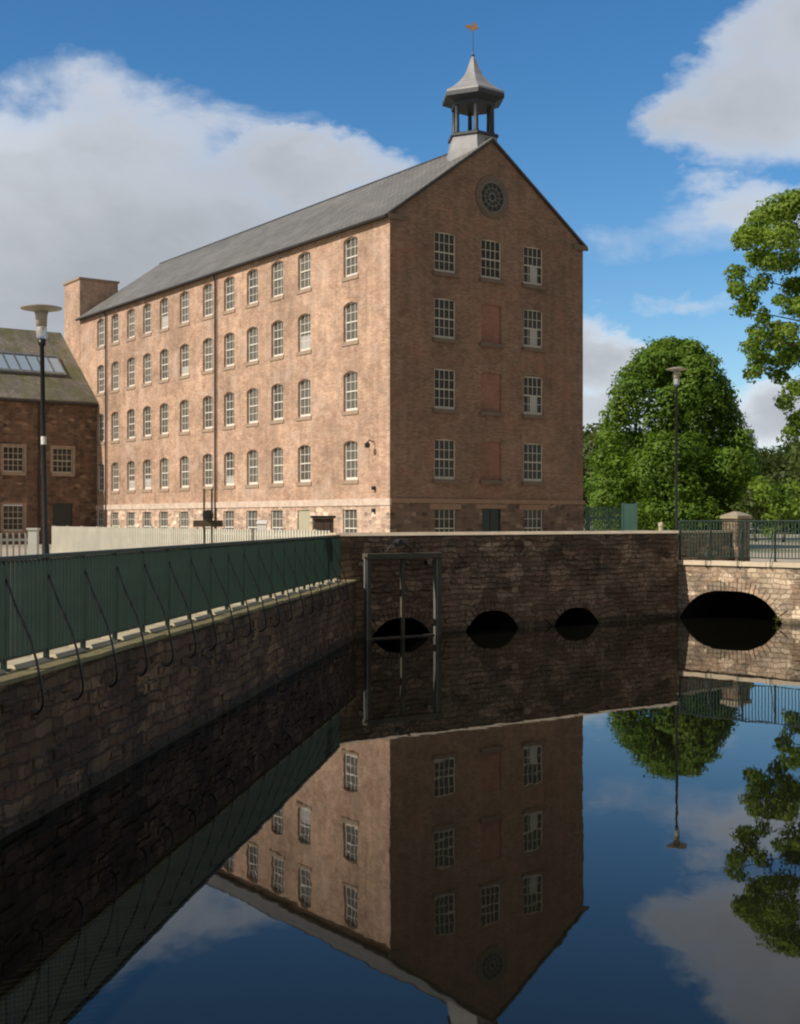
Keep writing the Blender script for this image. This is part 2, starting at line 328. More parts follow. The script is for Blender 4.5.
def make_window(w_, h_, cols, rows, glass, frame_m, sill_m, sill=True, fw=.06, bar=.028):
    g = MB(); g.box(-w_/2, w_/2, 0, .02, 0, h_); root = g.build('window', glass)
    f = MB(); y0 = -.045
    f.box(-w_/2, -w_/2+fw, y0, -.002, .0, h_); f.box(w_/2-fw, w_/2, y0, -.002, 0, h_)
    f.box(-w_/2+fw, w_/2-fw, y0, -.002, 0, fw*2.3); f.box(-w_/2+fw, w_/2-fw, y0, -.002, h_-fw, h_)
    f.box(-w_/2+fw, w_/2-fw, y0-.008, -.002, h_*.5-.03, h_*.5+.03)
    for c in range(1, cols):
        x = -w_/2+fw+(w_-2*fw)*c/cols; f.box(x-bar/2, x+bar/2, y0+.012, -.002, fw*1.6, h_-fw)
    for r in range(1, rows):
        if r*2 == rows: continue
        z = fw*1.6+(h_-fw*2.6)*r/rows; f.box(-w_/2+fw, w_/2-fw, y0+.014, -.002, z-bar/2, z+bar/2)
    f.build('frame', frame_m, root)
    if sill:
        s_ = MB(); s_.box(-w_/2-.12, w_/2+.12, -.24, 0, -.20, -.003); s_.build('sill', sill_m, root)
    return root

# ================================================================ SETTING
RM = math.atan2(.581, .814)                      # mill / dam direction
LW = (-5.596, 0.0); LA = math.atan2(.9918, .1278)   # left retaining wall frame
DC = (-1.174, 34.32)                              # dam frame origin
BO = (9.04, 41.72); BA = math.atan2(-.695, .72)    # bridge frame
def fr(o, a, x, y, z=0): return (o[0]+x*math.cos(a)-y*math.sin(a), o[1]+x*math.sin(a)+y*math.cos(a), z)
GZ = 1.5
g = MB()
g.poly([(-2500, -300, GZ), fr(LW, LA, -300, .4, GZ), fr(LW, LA, 34.6, .4, GZ), fr(DC, RM, -.2, .4, GZ), fr(DC, RM, 12.3, .4, GZ), fr(BO, BA, .4, .3, GZ), fr(BO, BA, 25, .3, GZ), (60, -300, GZ), (2500, -300, GZ), (2500, 3500, GZ), (-2500, 3500, GZ)])
tag(g.build('ground', M['ground']), kind='structure')
g = MB(); g.poly([(-90, -120, 0), (90, -120, 0), (90, 60, 0), (-90, 60, 0)]); tag(g.build('pond_water', M['water']), kind='structure')
g = MB(); g.box(-9, 60, -60, .9, -1, 1.46); tag(g.build('near_bank', M['path']), kind='structure')
# pale path through the yard in front of the mill, and over the bridge
g = MB(); g.poly([(-60, 60, GZ+.004), (-3, 37.5, GZ+.004), (8, 46, GZ+.004), (30, 52, GZ+.004), (120, 62, GZ+.004), (120, 80, GZ+.004), (22, 66, GZ+.004), (-3, 60, GZ+.004), (-30, 82, GZ+.004), (-80, 90, GZ+.004)])
tag(g.build('path', M['path']), kind='structure')

# ---- arched wall generator
def arched_wall(L0, L1, zb, zt, arches, depth, ex=2.7):
    face = MB(); tun = MB(); cur = L0
    for (a, b, cz) in sorted(arches):
        face.poly([(cur, 0, zb), (a, 0, zb), (a, 0, zt), (cur, 0, zt)])
        K = 20; pts = []
        for k in range(K+1):
            u = -math.cos(math.pi*k/K); pts.append(((a+b)/2+(b-a)/2*u, -.03+(cz+.03)*(1-abs(u)**ex)))
        for (x0, z0), (x1, z1) in zip(pts, pts[1:]):
            face.poly([(x0, 0, z0), (x1, 0, z1), (x1, 0, zt), (x0, 0, zt)])
            tun.poly([(x0, 0, z0), (x0, depth, z0), (x1, depth, z1), (x1, 0, z1)])
            tun.poly([(x0, depth, zb), (x1, depth, zb), (x1, depth, z1), (x0, depth, z0)])
        cur = b
    face.poly([(cur, 0, zb), (L1, 0, zb), (L1, 0, zt), (cur, 0, zt)])
    return face, tun
def voussoirs(a, b, cz, lo, hi, seed, th=.13, ex=2.7):
    rr = random.Random(seed); mb = MB(); base = -.12; cx = (a+b)/2; hw = (b-a)/2; rise = cz-base
    n_ = int(2.2*hw/th)
    for k in range(n_):
        t0 = -1+2*(k+.08)/n_; t1 = -1+2*(k+.92)/n_
        if abs(t0+t1) > 1.88: continue
        ln = rr.uniform(lo, hi); y = -rr.uniform(.012, .035)
        def P(t, e):
            px, pz = cx+hw*t, -.03+(cz+.03)*(1-abs(t)**ex)
            nx, nz = (cz+.03)*ex*abs(t)**(ex-1)*(1 if t > 0 else -1), hw; q = math.hypot(nx, nz)
            return px+nx/q*e, pz+nz/q*e
        i0, i1, o1, o0 = P(t0, .005), P(t1, .005), P(t1, ln), P(t0, ln)
        mb.hexa([(p[0], y, p[1]) for p in (i0, i1, o1, o0)], [(p[0], .02, p[1]) for p in (i0, i1, o1, o0)])
    return mb
def stones(mb, x0, x1, y0, y1, z0, z1, lmin, lmax, rr, gap=.012, jz=.012, ch=0.):
    x = x0
    while x < x1-.02:
        l = min(rr.uniform(lmin, lmax), x1-x)
        a, b = rr.uniform(-jz, jz), rr.uniform(-jz, jz)
        mb.hexa([(x, y0+a, z0), (x+l-gap, y0+b, z0), (x+l-gap, y1, z0), (x, y1, z0)], [(x, y0+a+ch, z1+a*.6), (x+l-gap, y0+b+ch, z1+b*.6), (x+l-gap, y1-ch, z1+b*.6), (x, y1-ch, z1+a*.6)])
        x += l
# left retaining wall
rw = empty('retaining_wall', (*LW, 0), LA, 'dark rubble retaining wall along the left bank, with pale coping under the green railing', 'wall')
M['weathered'] = plain('weathered_cap_stone', (.32, .27, .19), .85, .25, 2.)
mb = MB(); stones(mb, -12, 34.4, -.05, .62, 1.53, 1.58, .8, 1.3, random.Random(3)); mb.build('coping', M['coping'], rw)
# rough stones standing proud of the face, so it is not a flat sheet
mb = MB(); mb.box(-12, 34.75, 0, .5, -1, 1.526); rr = random.Random(11)
for k in range(520):
    x = rr.uniform(7, 34); z = rr.choice([.06, .22, .38, .55, .72, .88, 1.05, 1.22])+rr.uniform(-.02, .02); l = rr.uniform(.15, .42); h = rr.uniform(.10, .15); p_ = rr.uniform(.008, .03)
    j = [rr.uniform(-.02, .02) for _ in range(8)]
    mb.hexa([(x+.03, -p_, z+.02+j[0]), (x+l-.03, -p_, z+.015+j[1]), (x+l+j[2], .01, z), (x+j[3], .01, z)], [(x+.03+j[4], -p_, z+h-.02), (x+l-.03+j[5], -p_, z+h-.02+j[6]), (x+l, .01, z+h), (x, .01, z+h)])
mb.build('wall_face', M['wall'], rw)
NB = 40; BX = 1.12; x_off = 13.44/.9918-1.12*20
posts_x = [x_off+BX*k for k in range(NB) if x_off+BX*k < 34.2]
kproto = None
for x in posts_x[6:-1]:
    mb = MB(); a, b = x+.12, x+BX-.12
    mb.hexa([(a, .20, 1.583), (b, .20, 1.583), (b, .55, 1.583), (a, .55, 1.583)], [(a+.04, .26, 1.625), (b-.04, .26, 1.625), (b-.03, .55, 1.63), (a+.03, .55, 1.63)])
    mb.build('pale_block', M['pale_stone'], rw, bevel=.012)  # sunlit patches between post shadows, shaped as raised pale blocks

# dam wall
def s_dam(px): r = (px-400)/F; return (DC[1]*r-DC[0])/(.814-.581*r)
def s_br(px): r = (px-400)/F; return (BO[1]*r-BO[0])/(.72+.695*r)
DL = 12.50
arch = [(s_dam(371), s_dam(431), .48), (s_dam(465), s_dam(519), .55), (s_dam(553), s_dam(599), .50)]
dam = empty('arched_dam_wall', (*DC, 0), RM, 'long shaded rubble wall across the pond with three low arches', 'wall')
face, tun = arched_wall(-.6, DL, -1, 2.74, arch, 3.)
face.poly([(DL, 0, -1), (DL, .5, -1), (DL, .5, 2.74), (DL, 0, 2.74)])
face.poly([(-.6, .5, 1.4), (DL+.09, .5, 1.4), (DL+.09, .5, 2.74), (-.6, .5, 2.74)])
face.poly([(-.6, 0, -1), (-.6, .5, -1), (-.6, .5, 2.74), (-.6, 0, 2.74)])
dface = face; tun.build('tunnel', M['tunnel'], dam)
for i, a in enumerate(arch): voussoirs(*a, .22, .42, i).build('arch_ring', M['dam'], dam)
mb = dface; rr = random.Random(5)
for k in range(420):
    x = rr.uniform(.2, DL-.5); z = .1+.155*rr.randint(0, 16); l = rr.uniform(.15, .42)
    if any(a[0]-.6 < x+l/2 < a[1]+.5 and z < 1.15 for a in arch): continue
    p_ = rr.uniform(.012, .04); j = [rr.uniform(-.02, .02) for _ in range(8)]; h = .125
    mb.hexa([(x+.03, -p_, z+.02+j[0]), (x+l-.03, -p_, z+.015+j[1]), (x+l+j[2], .01, z), (x+j[3], .01, z)], [(x+.03+j[4], -p_, z+h-.02), (x+l-.03+j[5], -p_, z+h-.02+j[6]), (x+l, .01, z+h), (x, .01, z+h)])
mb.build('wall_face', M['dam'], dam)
mb = MB(); stones(mb, -.62, DL+.05, -.04, .54, 2.744, 2.83, .7, 1.2, rr, .008, .006, .12); mb.build('coping', M['dam_coping'], dam)

# bridge
br = empty('stone_bridge', (*BO, 0), BA, 'sunlit pale rubble bridge with one wide arch at the right', 'bridge')
ba = (s_br(679), s_br(783), .93)
face, tun = arched_wall(-.05, 20, -1, 1.72, [ba], 5., 3.2)
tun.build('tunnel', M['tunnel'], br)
voussoirs(*ba, .28, .46, 9, .15, 3.2).build('arch_ring', M['bridge'], br)
mb = MB(); stones(mb, -.0, 20, -.07, .5, 1.724, 1.87, .7, 1.3, rr, .012, .012, .03); mb.build('coping', M['dam_coping'], br)
mb = MB(); mb.box(.3, 20, .5, 5, 1.3, 1.62); mb.build('deck', M['path'], br)
mb = face
for k in range(150):
    x = rr.uniform(3.9, 12); z = .06+.15*rr.randint(0, 10); l = rr.uniform(.15, .4); h = .12; p_ = rr.uniform(.012, .035); j = [rr.uniform(-.02, .02) for _ in range(8)]
    mb.hexa([(x+.03, -p_, z+.02+j[0]), (x+l-.03, -p_, z+.015+j[1]), (x+l+j[2], .01, z), (x+j[3], .01, z)], [(x+.03+j[4], -p_, z+h-.02), (x+l-.03+j[5], -p_, z+h-.02+j[6]), (x+l, .01, z+h), (x, .01, z+h)])
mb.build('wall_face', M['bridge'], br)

# ================================================================ MILL
MO = (-.48, 62.0, 0)
mill = empty('stone_mill', MO, RM, 'tall five-storey brick mill with many sash windows, slate roof and cupola', 'mill')
mill.name = 'brick_mill'
GW, LL, EZ, AZ_ = 12.77, 39.7, 18.07, 22.67
ROWS = [(15.52, 17.52), (12.22, 14.22), (8.70, 10.72), (5.20, 7.20), (1.75, 3.70)]
COLS = [3.50, 8.0, 10.88, 13.7, 16.5, 19.25, 22.45, 25.4, 28.0, 30.6, 33.3, 35.85]
W1 = 1.28; BZ = 4.23
pl = lambda u, d, z: (d, u, z)                 # left face: outward -X
ops = [(c-W1/2, c+W1/2, a, b, .17) for c in COLS for (a, b) in ROWS[:4]]
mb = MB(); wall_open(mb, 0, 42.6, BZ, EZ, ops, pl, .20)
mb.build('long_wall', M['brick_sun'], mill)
ops = [(c-W1/2, c+W1/2, *ROWS[4], 0) for c in COLS]
mb = MB(); wall_open(mb, -.03, 42.6, GZ-.1, BZ-.34, ops, lambda u, d, z: (d-.03, u, z)); mb.build('long_wall_plinth', M['plinth_sun'], mill)
mb = MB(); mb.box(-.09, .01, -.09, 42.6, BZ-.34, BZ); mb.build('string_course', M['string'], mill)
GC = [3.35, 6.33, 9.2]; W2 = 1.34
gops = []
for i, c in enumerate(GC):
    for r_, (a, b) in enumerate(ROWS[:4]):
        gops.append((c-W2/2, c+W2/2, a, b, .06))
mb = MB(); wall_open(mb, 0, GW, BZ, EZ, gops, lambda u, d, z: (u, d, z), .10)
mb.poly([(0, 0, EZ), (GW, 0, EZ), (GW/2, 0, AZ_)])
mb.poly([(GW, 0, BZ), (GW, LL, BZ), (GW, LL, EZ), (GW, 0, EZ)])
mb.poly([(0, LL, GZ), (GW, LL, GZ), (GW, LL, EZ), (GW/2, LL, AZ_), (0, LL, EZ)])
mb.build('gable_wall', M['brick_shade'], mill)
gp = [(c-W2/2, c+W2/2, *ROWS[4], 0) for c in (GC[0], GC[2])]+[(GC[1]-.62, GC[1]+.62, GZ, 3.75, 0)]
mb = MB(); wall_open(mb, -.03, GW+.03, GZ-.1, BZ-.22, gp, lambda u, d, z: (u, d-.03, z), .14)
mb.poly([(GW+.03, -.03, GZ-.1), (GW+.03, LL, GZ-.1), (GW+.03, LL, BZ-.22), (GW+.03, -.03, BZ-.22)])
mb.build('gable_plinth', M['plinth_shade'], mill)
mb = MB(); mb.box(.012, GW+.08, -.085, .01, BZ-.22, BZ-.002); mb.build('string_course', M['string_shade'], mill)
# lintels over the plinth windows and door
for c in GC:
    mb = MB(); mb.box(c-1.0, c+1.0, -.05, -.032, 3.702 if c != GC[1] else 3.753, 3.98); mb.build('lintel', M['string_shade'], mill)
# quoins at the sunlit corner
mb = MB(); z = BZ+.01; k = 0
while z < EZ-.4:
    l = .52 if k % 2 else .30; mb.box(-.018, .012, .0, l, z, z+.29); z += .30; k += 1
mb.build('quoin', M['brick_sun'], mill)
# windows
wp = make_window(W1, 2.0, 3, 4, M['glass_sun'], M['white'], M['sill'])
for i, c in enumerate(COLS):
    for j, (a, b) in enumerate(ROWS):
        if j == 4 and i == 1:
            d = MB(); d.box(-.02+.06, .12, c-W1/2, c+W1/2, a, b); d.build('pale_door', M['pale_door'], mill); continue
        o = inst(wp, mill, (.19 if j < 4 else .10, c, a), R(-90))
        if rng.random() < .12 and j < 4:
            bl = MB(); q = rng.uniform(.5, .9); bl.box(-W1/2+.07, W1/2-.07, -.018, -.004, .1, q); bl.build('blind_or_reflection', M['pane_patch'], o)
wg = make_window(W2, 2.0, 4, 4, M['glass'], M['cream'], M['sill_shade'])
for i, c in enumerate(GC):
    for j, (a, b) in enumerate(ROWS):
        if i == 1 and j in (1, 2, 3):
            d = MB(); d.box(c-W2/2, c+W2/2, .075, .12, a, b); o = d.build('blocked_window', M['brick_infill'], mill)
            s_ = MB(); s_.box(c-W2/2-.12, c+W2/2+.12, -.16, .074, a-.2, a-.003); s_.build('sill', M['sill_shade'], o); continue
        if i == 1 and j == 4: continue
        o = inst(wg, mill, (c, .095 if j < 4 else .10, a))
        if i == 2 and j in (0, 1, 2):
            bl = MB(); bl.box(-.18, .28, -.018, -.004, .12, 1.0); bl.build('blind_or_reflection', M['pane_patch'], o)  # pale patch standing for bright cloud reflected in these panes
for o in (wp, wg):
    for ch in list(o.children): bpy.data.objects.remove(ch)
    bpy.data.objects.remove(o)
d = MB(); d.box(GC[1]-.62, GC[1]+.62, .06, .12, GZ, 3.75); dd = d.build('door', M['door'], mill)
d = MB(); d.box(GC[1]-.03, GC[1]+.03, .035, .058, GZ, 3.75); d.build('door_post', M['dark_metal'], dd)
# oculus
cz = 19.72
rw_ = MB(); K = 36
for k in range(K):
    t0, t1 = 2*math.pi*k/K, 2*math.pi*(k+.93)/K
    q = [(GW/2+r*math.cos(t), z_+cz) for (r, t) in ((.80, t0), (.80, t1), (1.08, t1), (1.08, t0)) for z_ in [r*math.sin(t)]]
    rw_.hexa([(x, -.06, z) for x, z in q], [(x, .01, z) for x, z in q])
oc_ = MB(); oc_.tube([(GW/2, -.012, cz), (GW/2, .02, cz)], .8, 36); ow = oc_.build('round_window', M['glass'], mill)
rw_.build('stone_surround', M['sill_shade'], ow)
f = MB()
def ring(mb, r0, r1, y0, y1, K=36):
    for k in range(K):
        t0, t1 = 2*math.pi*k/K, 2*math.pi*(k+1)/K
        q = [(GW/2+r*math.cos(t), cz+r*math.sin(t)) for (r, t) in ((r0, t0), (r0, t1), (r1, t1), (r1, t0))]
        mb.hexa([(x, y0, z) for x, z in q], [(x, y1, z) for x, z in q])
ring(f, .74, .80, -.045, -.013); ring(f, .17, .23, -.042, -.013); ring(f, .45, .49, -.040, -.013)
for k in range(12):
    t = 2*math.pi*k/12; f.tube([(GW/2+.2*math.cos(t), -.028, cz+.2*math.sin(t)), (GW/2+.77*math.cos(t), -.028, cz+.77*math.sin(t))], .02, 4)
f.build('frame', M['steel'], ow)
# kneelers, gutter, downpipes
for x0, x1 in ((-.16, .75), (GW-.75, GW+.16)):
    k_ = MB(); k_.box(x0, x1, -.14, -.004, EZ-.32, EZ-.06); k_.build('kneeler', M['sill_shade'], mill)
ov = .28; sl_ = (AZ_-EZ)/(GW/2)
def slope_slab(mb, x0, z0, x1, z1, ya, yb, th):
    mb.hexa([(x0, ya, z0), (x1, ya, z1), (x1, yb, z1), (x0, yb, z0)], [(x0, ya, z0+th), (x1, ya, z1+th), (x1, yb, z1+th), (x0, yb, z0+th)])
rf = MB(); slope_slab(rf, -ov, EZ-ov*sl_+.02, GW/2-.001, AZ_+.02, -.10, LL, .09)
slope_slab(rf, GW+ov, EZ-ov*sl_+.02, GW/2+.001, AZ_+.02, -.10, LL, .09)
roof = rf.build('roof', M['slate'], mill)
rd = MB(); rd.tube([(GW/2, .2, AZ_+.09), (GW/2, LL, AZ_+.09)], .09, 8); rd.build('ridge', M['lead_dark'], roof)
vg = MB()
slope_slab(vg, -ov, EZ-ov*sl_-.10, GW/2-.001, AZ_-.10, -.115, -.004, .115); slope_slab(vg, GW+ov, EZ-ov*sl_-.10, GW/2+.001, AZ_-.10, -.115, -.004, .115)
vg.build('verge', M['gutter'], roof)
gt = MB(); gt.tube([(-ov-.02, -.1, EZ-.20), (-ov-.02, LL, EZ-.20)], .085, 8); gt.box(-ov+.06, -.001, -.02, LL, EZ-.22, EZ-.13); gt.build('gutter', M['gutter'], mill)
for yy in (18.05, 34.65):
    dp = MB(); dp.tube([(-ov, yy, EZ-.25), (-.12, yy, EZ-.6), (-.12, yy, GZ)], .062, 8); dp.build('downpipe', M['gutter'], mill)
# stair tower at the far corner
tw = MB(); tw.box(-.03, 2.95, LL+.001, LL+3.1, GZ, 20.9); tp = tw.build('stair_tower', M['brick_sun'], mill)
tw = MB(); tw.box(-.12, 3.05, LL-.09, LL+3.2, 20.903, 21.05); tw.build('parapet', M['sill'], tp)
# lamp on the long wall
wl = MB(); wl.tube([(0, 1.35, 7.0), (-.3, 1.35, 7.1), (-.42, 1.35, 6.95)], .03, 6); wl.lathe([(.03, .12), (.14, .0), (.12, -.16), (.03, -.2)], 10, (-.42, 1.35, 6.9)); wl.build('wall_lamp', M['dark_metal'], mill)
for z in (4.75, 3.65):
    wl = MB(); wl.box(-.16, -.02, 1.2, 1.38, z-.1, z+.08); wl.build('bracket_light', M['dark_metal'], mill)  # small bracket lights, unlit, as plain dark boxes

# cupola (local hexagon; one face parallel to the gable)
cu = empty('cupola', (GW/2, 1.55, 0)); cu.parent = mill
H = R(30)   # corners at 30+60k deg -> faces look along +-Y ; we need faces towards -Y
def hexr(mb, prof, off=R(0)): mb.lathe(prof, 6, (0, 0, 0), off)
c_ = MB(); hexr(c_, [(1.62, AZ_-1.5), (1.48, AZ_-.4), (1.30, AZ_+.35)]); cb = c_.build('base', M['lead'], cu)
c_ = MB(); hexr(c_, [(1.42, AZ_+.353), (1.42, AZ_+.47), (1.30, AZ_+.52)]); c_.build('base_cornice', M['lead_dark'], cu)
for k in range(6):
    t = R(60*k); x, y = 1.06*math.cos(t), 1.06*math.sin(t)
    c_ = MB(); c_.lathe([(.15, 0), (.15, .12), (.12, .16), (.11, 1.5), (.15, 1.58), (.17, 1.70)], 10, (x, y, AZ_+.50)); c_.build('column', M['lead_dark'], cu, True)
c_ = MB(); hexr(c_, [(1.22, AZ_+1.98), (1.24, AZ_+2.16), (1.66, AZ_+2.34), (1.74, AZ_+2.36), (1.74, AZ_+2.58)]); c_.build('soffit', M['lead_dark'], cu)
c_ = MB(); hexr(c_, [(1.73, AZ_+2.583), (1.70, AZ_+2.70), (1.28, AZ_+2.95), (.90, AZ_+3.27), (.55, AZ_+3.68), (.33, AZ_+4.10), (.19, AZ_+4.50), (.08, AZ_+4.72)]); c_.build('cupola_roof', M['lead'], cu)
c_ = MB(); zt = AZ_+4.68
c_.lathe([(.06, 0), (.10, .08), (.05, .16), (.022, .3), (.018, 1.6)], 8, (0, 0, zt)); wv_ = c_.build('weather_vane', M['dark_metal'], cu)
c_ = MB(); zz = zt+1.55
pr = [(-.52, .10), (-.30, .26), (-.22, .14), (-.05, .18), (.02, .42), (.14, .30), (.22, .12), (.42, .0), (.12, -.12), (.0, -.28), (-.14, -.10), (-.40, .0)]
cr_ = R(-35)
for sgn in (-1,):
    i0 = len(c_.v)
    for yy in (-.03, .03):
        for (x, z) in [(x_*.8, z_*.8) for x_, z_ in pr]: c_.v.append((x*math.cos(cr_)-yy*math.sin(cr_), x*math.sin(cr_)+yy*math.cos(cr_), zz+z))
    n_ = len(pr); c_.f.append(tuple(i0+k for k in range(n_))); c_.f.append(tuple(i0+n_+k for k in reversed(range(n_))))
    for k in range(n_): c_.f.append((i0+k, i0+(k+1) % n_, i0+n_+(k+1) % n_, i0+n_+k))
c_.build('vane_figure', M['gold'], wv_)

# ================================================================ ANNEX (left)
ax = empty('stone_annex', MO, RM, 'lower brown stone building with mossy roof and long skylight at far left', 'building')
AY = 36.5; AE = 11.62; AR = 17.25; AD = 7.0
cols = [-2.55, -6.05, -9.6, -13.1, -16.6]
aop = []
for i, c in enumerate(cols):
    aop += [(c-.72, c+.72, 6.45, 8.22, 0)]; aop += [(c-.72, c+.72, 2.4 if i else GZ, 4.2 if i else 4.35, 0)]
mb = MB(); wall_open(mb, -24, -.001, GZ-.1, AE, aop, lambda u, d, z: (u, AY+d, z), .16)
mb.poly([(-24, AY, GZ-.1), (-24, AY+2*AD, GZ-.1), (-24, AY+2*AD, AE), (-24, AY+AD, AR), (-24, AY, AE)])
mb.build('wall', M['annex'], ax)
aw = make_window(1.44, 1.78, 4, 4, M['glass'], M['cream'], M['sill'], True, .055, .03)
for i, c in enumerate(cols):
    inst(aw, ax, (c, AY+.12, 6.45))
    if i: inst(aw, ax, (c, AY+.12, 2.4))
for ch in list(aw.children): bpy.data.objects.remove(ch)
bpy.data.objects.remove(aw)
d = MB(); d.box(cols[0]-.72, cols[0]+.72, AY+.1, AY+.15, GZ, 4.35); d.build('door', M['door'], ax)
for c in cols:     # pale margins round the openings
    d = MB()
    for (a, b) in ((6.45, 8.22), (2.4, 4.2)):
        if c == cols[0] and a < 3: continue
        d.box(c-.9, c-.722, AY-.03, AY-.003, a, b+.18); d.box(c+.722, c+.9, AY-.03, AY-.003, a, b+.18); d.box(c-.72, c+.72, AY-.03, AY-.003, b+.003, b+.18)
    d.build('window_margin', M['sill'], ax)
rf = MB()
def yslab(mb, y0, z0, y1, z1, xa, xb, th): mb.hexa([(xa, y0, z0), (xb, y0, z0), (xb, y1, z1), (xa, y1, z1)], [(xa, y0, z0+th), (xb, y0, z0+th), (xb, y1, z1+th), (xa, y1, z1+th)])
yslab(rf, AY-.25, AE-.2, AY+AD, AR, -24.2, -.04, .15); yslab(rf, AY+2*AD+.25, AE-.2, AY+AD+.001, AR, -24.2, -.04, .15)
ar = rf.build('roof', M['old_slate'], ax)
sk = MB(); sg = MB(); k0, k1 = .32, .60
def rp(k, x, e=0): return (x, AY+AD*k-e*.66, AE+(AR-AE)*k+.16+e*.75)
sg.hexa([rp(k0, -22), rp(k0, -1.5), rp(k1, -1.5), rp(k1, -22)], [rp(k0, -22, .12), rp(k0, -1.5, .12), rp(k1, -1.5, .12), rp(k1, -22, .12)])
so = sg.build('skylight', M['skyglass'], ar)
x = -22
while x < -1.4:
    sk.hexa([rp(k0, x-.04, .121), rp(k0, x+.04, .121), rp(k1, x+.04, .121), rp(k1, x-.04, .121)], [rp(k0, x-.04, .18), rp(k0, x+.04, .18), rp(k1, x+.04, .18), rp(k1, x-.04, .18)]); x += .82
for k in (k0, k1-.02): sk.hexa([rp(k-.01, -22, .122), rp(k-.01, -1.45, .122), rp(k+.02, -1.45, .122), rp(k+.02, -22, .122)], [rp(k-.01, -22, .2), rp(k-.01, -1.45, .2), rp(k+.02, -1.45, .2), rp(k+.02, -22, .2)])
sk.build('frame', M['steel'], so)
gt = MB(); gt.tube([(-24.2, AY-.3, AE-.22), (-.05, AY-.3, AE-.22)], .1, 8); gt.build('gutter', M['gutter'], ax)
dp = MB(); dp.tube([(-4.25, AY-.3, AE-.25), (-4.25, AY-.1, AE-.7), (-4.25, AY-.1, GZ)], .07, 8); dp.build('downpipe', M['gutter'], ax)

# ================================================================ RAILINGS
def railing(root, xs, y, z0, z1, post_m, pick_m, brace=None, step=.115, pd=.019):
    t = MB(); t.box(xs[0]-.05, xs[-1]+.05, y-.03, y+.03, z1-.05, z1); t.build('top_rail', post_m, root, bevel=.006)
    t = MB(); t.box(xs[0], xs[-1], y-.022, y+.022, z0+.10, z0+.13); t.build('bottom_rail', post_m, root)
    pp = MB(); pp.box(-.025, .025, -.028, .028, 0, z1-z0-.052); pp.box(-.07, .07, -.06, .06, .0, .018)
    po = pp.build('post', post_m)
    pk = MB(); x = step/2+.02
    nn = int(round(BX/step)); 
    for k in range(1, nn): x = BX*k/nn; pk.box(x-.007, x+.007, -pd, pd, .131, z1-z0-.053)
    pc = pk.build('picket_panel', pick_m)
    bo = None
    if brace:
        b = MB(); b.tube(brace, .0135, 6); bo = b.build('brace', M['black'])
        kn = MB(); i = 2; p = Vector(brace[i]); q = Vector(brace[i+1]); dd = (q-p).normalized(); kn.tube([p-dd*.06, p-dd*.02, p+dd*.02, p+dd*.06], [.014, .022, .022, .014], 8); kn.build('collar', M['black'], bo)
    for i, x in enumerate(xs):
        c = copy_tree(po, root); c.location = (x, y, z0)
        if i < len(xs)-1: c = copy_tree(pc, root); c.location = (x, y, z0)
        if bo and i < len(xs)-1: c = copy_tree(bo, root); c.location = (x, y, z0)
    for o in (po, pc, bo):
        if o:
            for ch in list(o.children): bpy.data.objects.remove(ch)
            bpy.data.objects.remove(o)
# brace in post frame: -y towards the water
h0 = 1.583
br_pts = [(0, -.03, .97), (0, -.12, .72), (0, -.215, .50), (0, -.30, .33), (0, -.36, .12), (0, -.41, -.10), (0, -.435, -.25), (0, -.435, -.34), (0, -.415, -.40), (0, -.375, -.445), (0, -.325, -.455), (0, -.285, -.43)]
lr = empty('green_railing', (*LW, 0), LA, 'long dark green metal railing with hooked braces along the left bank', 'railing')
railing(lr, posts_x[6:], .27+.04, h0, 2.785, M['green'], M['green'], br_pts, pd=.0215)
brr = empty('green_railing', (*BO, 0), BA, 'green metal railing standing on the pale stone bridge', 'railing')
railing(brr, [BX*k-.02 for k in range(0, 14)], .2, 1.873, 3.16, M['green'], M['green_l'],
        [(0, -.03, 1.0), (0, -.12, .72), (0, -.2, .4), (0, -.3, .1), (0, -.33, -.1), (0, -.3, -.2), (0, -.22, -.22)])

# ================================================================ SLUICE FRAME
sf = empty('sluice_gate', fr(DC, RM, 0, -.45, 0), RM, 'grey timber and steel sluice frame in front of the leftmost low arch', 'sluice gate')
def sfx(px):
    r = (px-400)/F; o = fr(DC, RM, 0, -.45); return (o[1]*r-o[0])/(math.cos(RM)-math.sin(RM)*r)
xa, xb, xm = sfx(367), sfx(437), sfx(402.5)
for x, wd in ((xa, .075), (xb, .09)):
    mb = MB(); mb.box(x-wd, x+wd, -.10, .02, -.6, 2.12); p_ = mb.build('post', M['timber'], sf, bevel=.01)
    mb = MB(); mb.box(x-wd-.015, x-wd+.02, -.125, -.102, -.6, 2.14); mb.box(x-wd-.017, x-wd-.002, -.102, .02, -.6, 2.14); mb.build('steel_edge', M['steel'], p_)
mb = MB(); mb.box(xa-.09, xb+.10, -.14, .10, 2.123, 2.28); mb.build('crossbeam', M['timber'], sf, bevel=.012)
mb = MB(); mb.box(xm-.055, xm+.055, -.04, .04, -.6, 2.12); mb.build('gate_stem', M['timber'], sf, bevel=.008)
mb = MB(); mb.box(xa+.08, xb-.1, -.03, .05, -.05, .035); mb.build('gate_bar', M['timber'], sf)
mb = MB(); mb.box(xa-.02, xa+.12, .022, .45, 1.95, 2.05); mb.box(xb-.1, xb+.02, .022, .45, 1.95, 2.05); mb.build('wall_tie', M['dark_metal'], sf)
wn = MB(); wn.tube([(xm-.55, 0, 2.302), (xm-.35, 0, 2.50), (xm-.12, 0, 2.62), (xm+.12, 0, 2.50), (xm+.35, 0, 2.302)], .022, 6)
wn.tube([(xm-.12, -.1, 2.55), (xm-.12, .1, 2.55)], .10, 12); wn.tube([(xm-.12, -.12, 2.55), (xm+.16, -.14, 2.66)], .018, 6); wn.build('winding_gear', M['dark_metal'], sf)

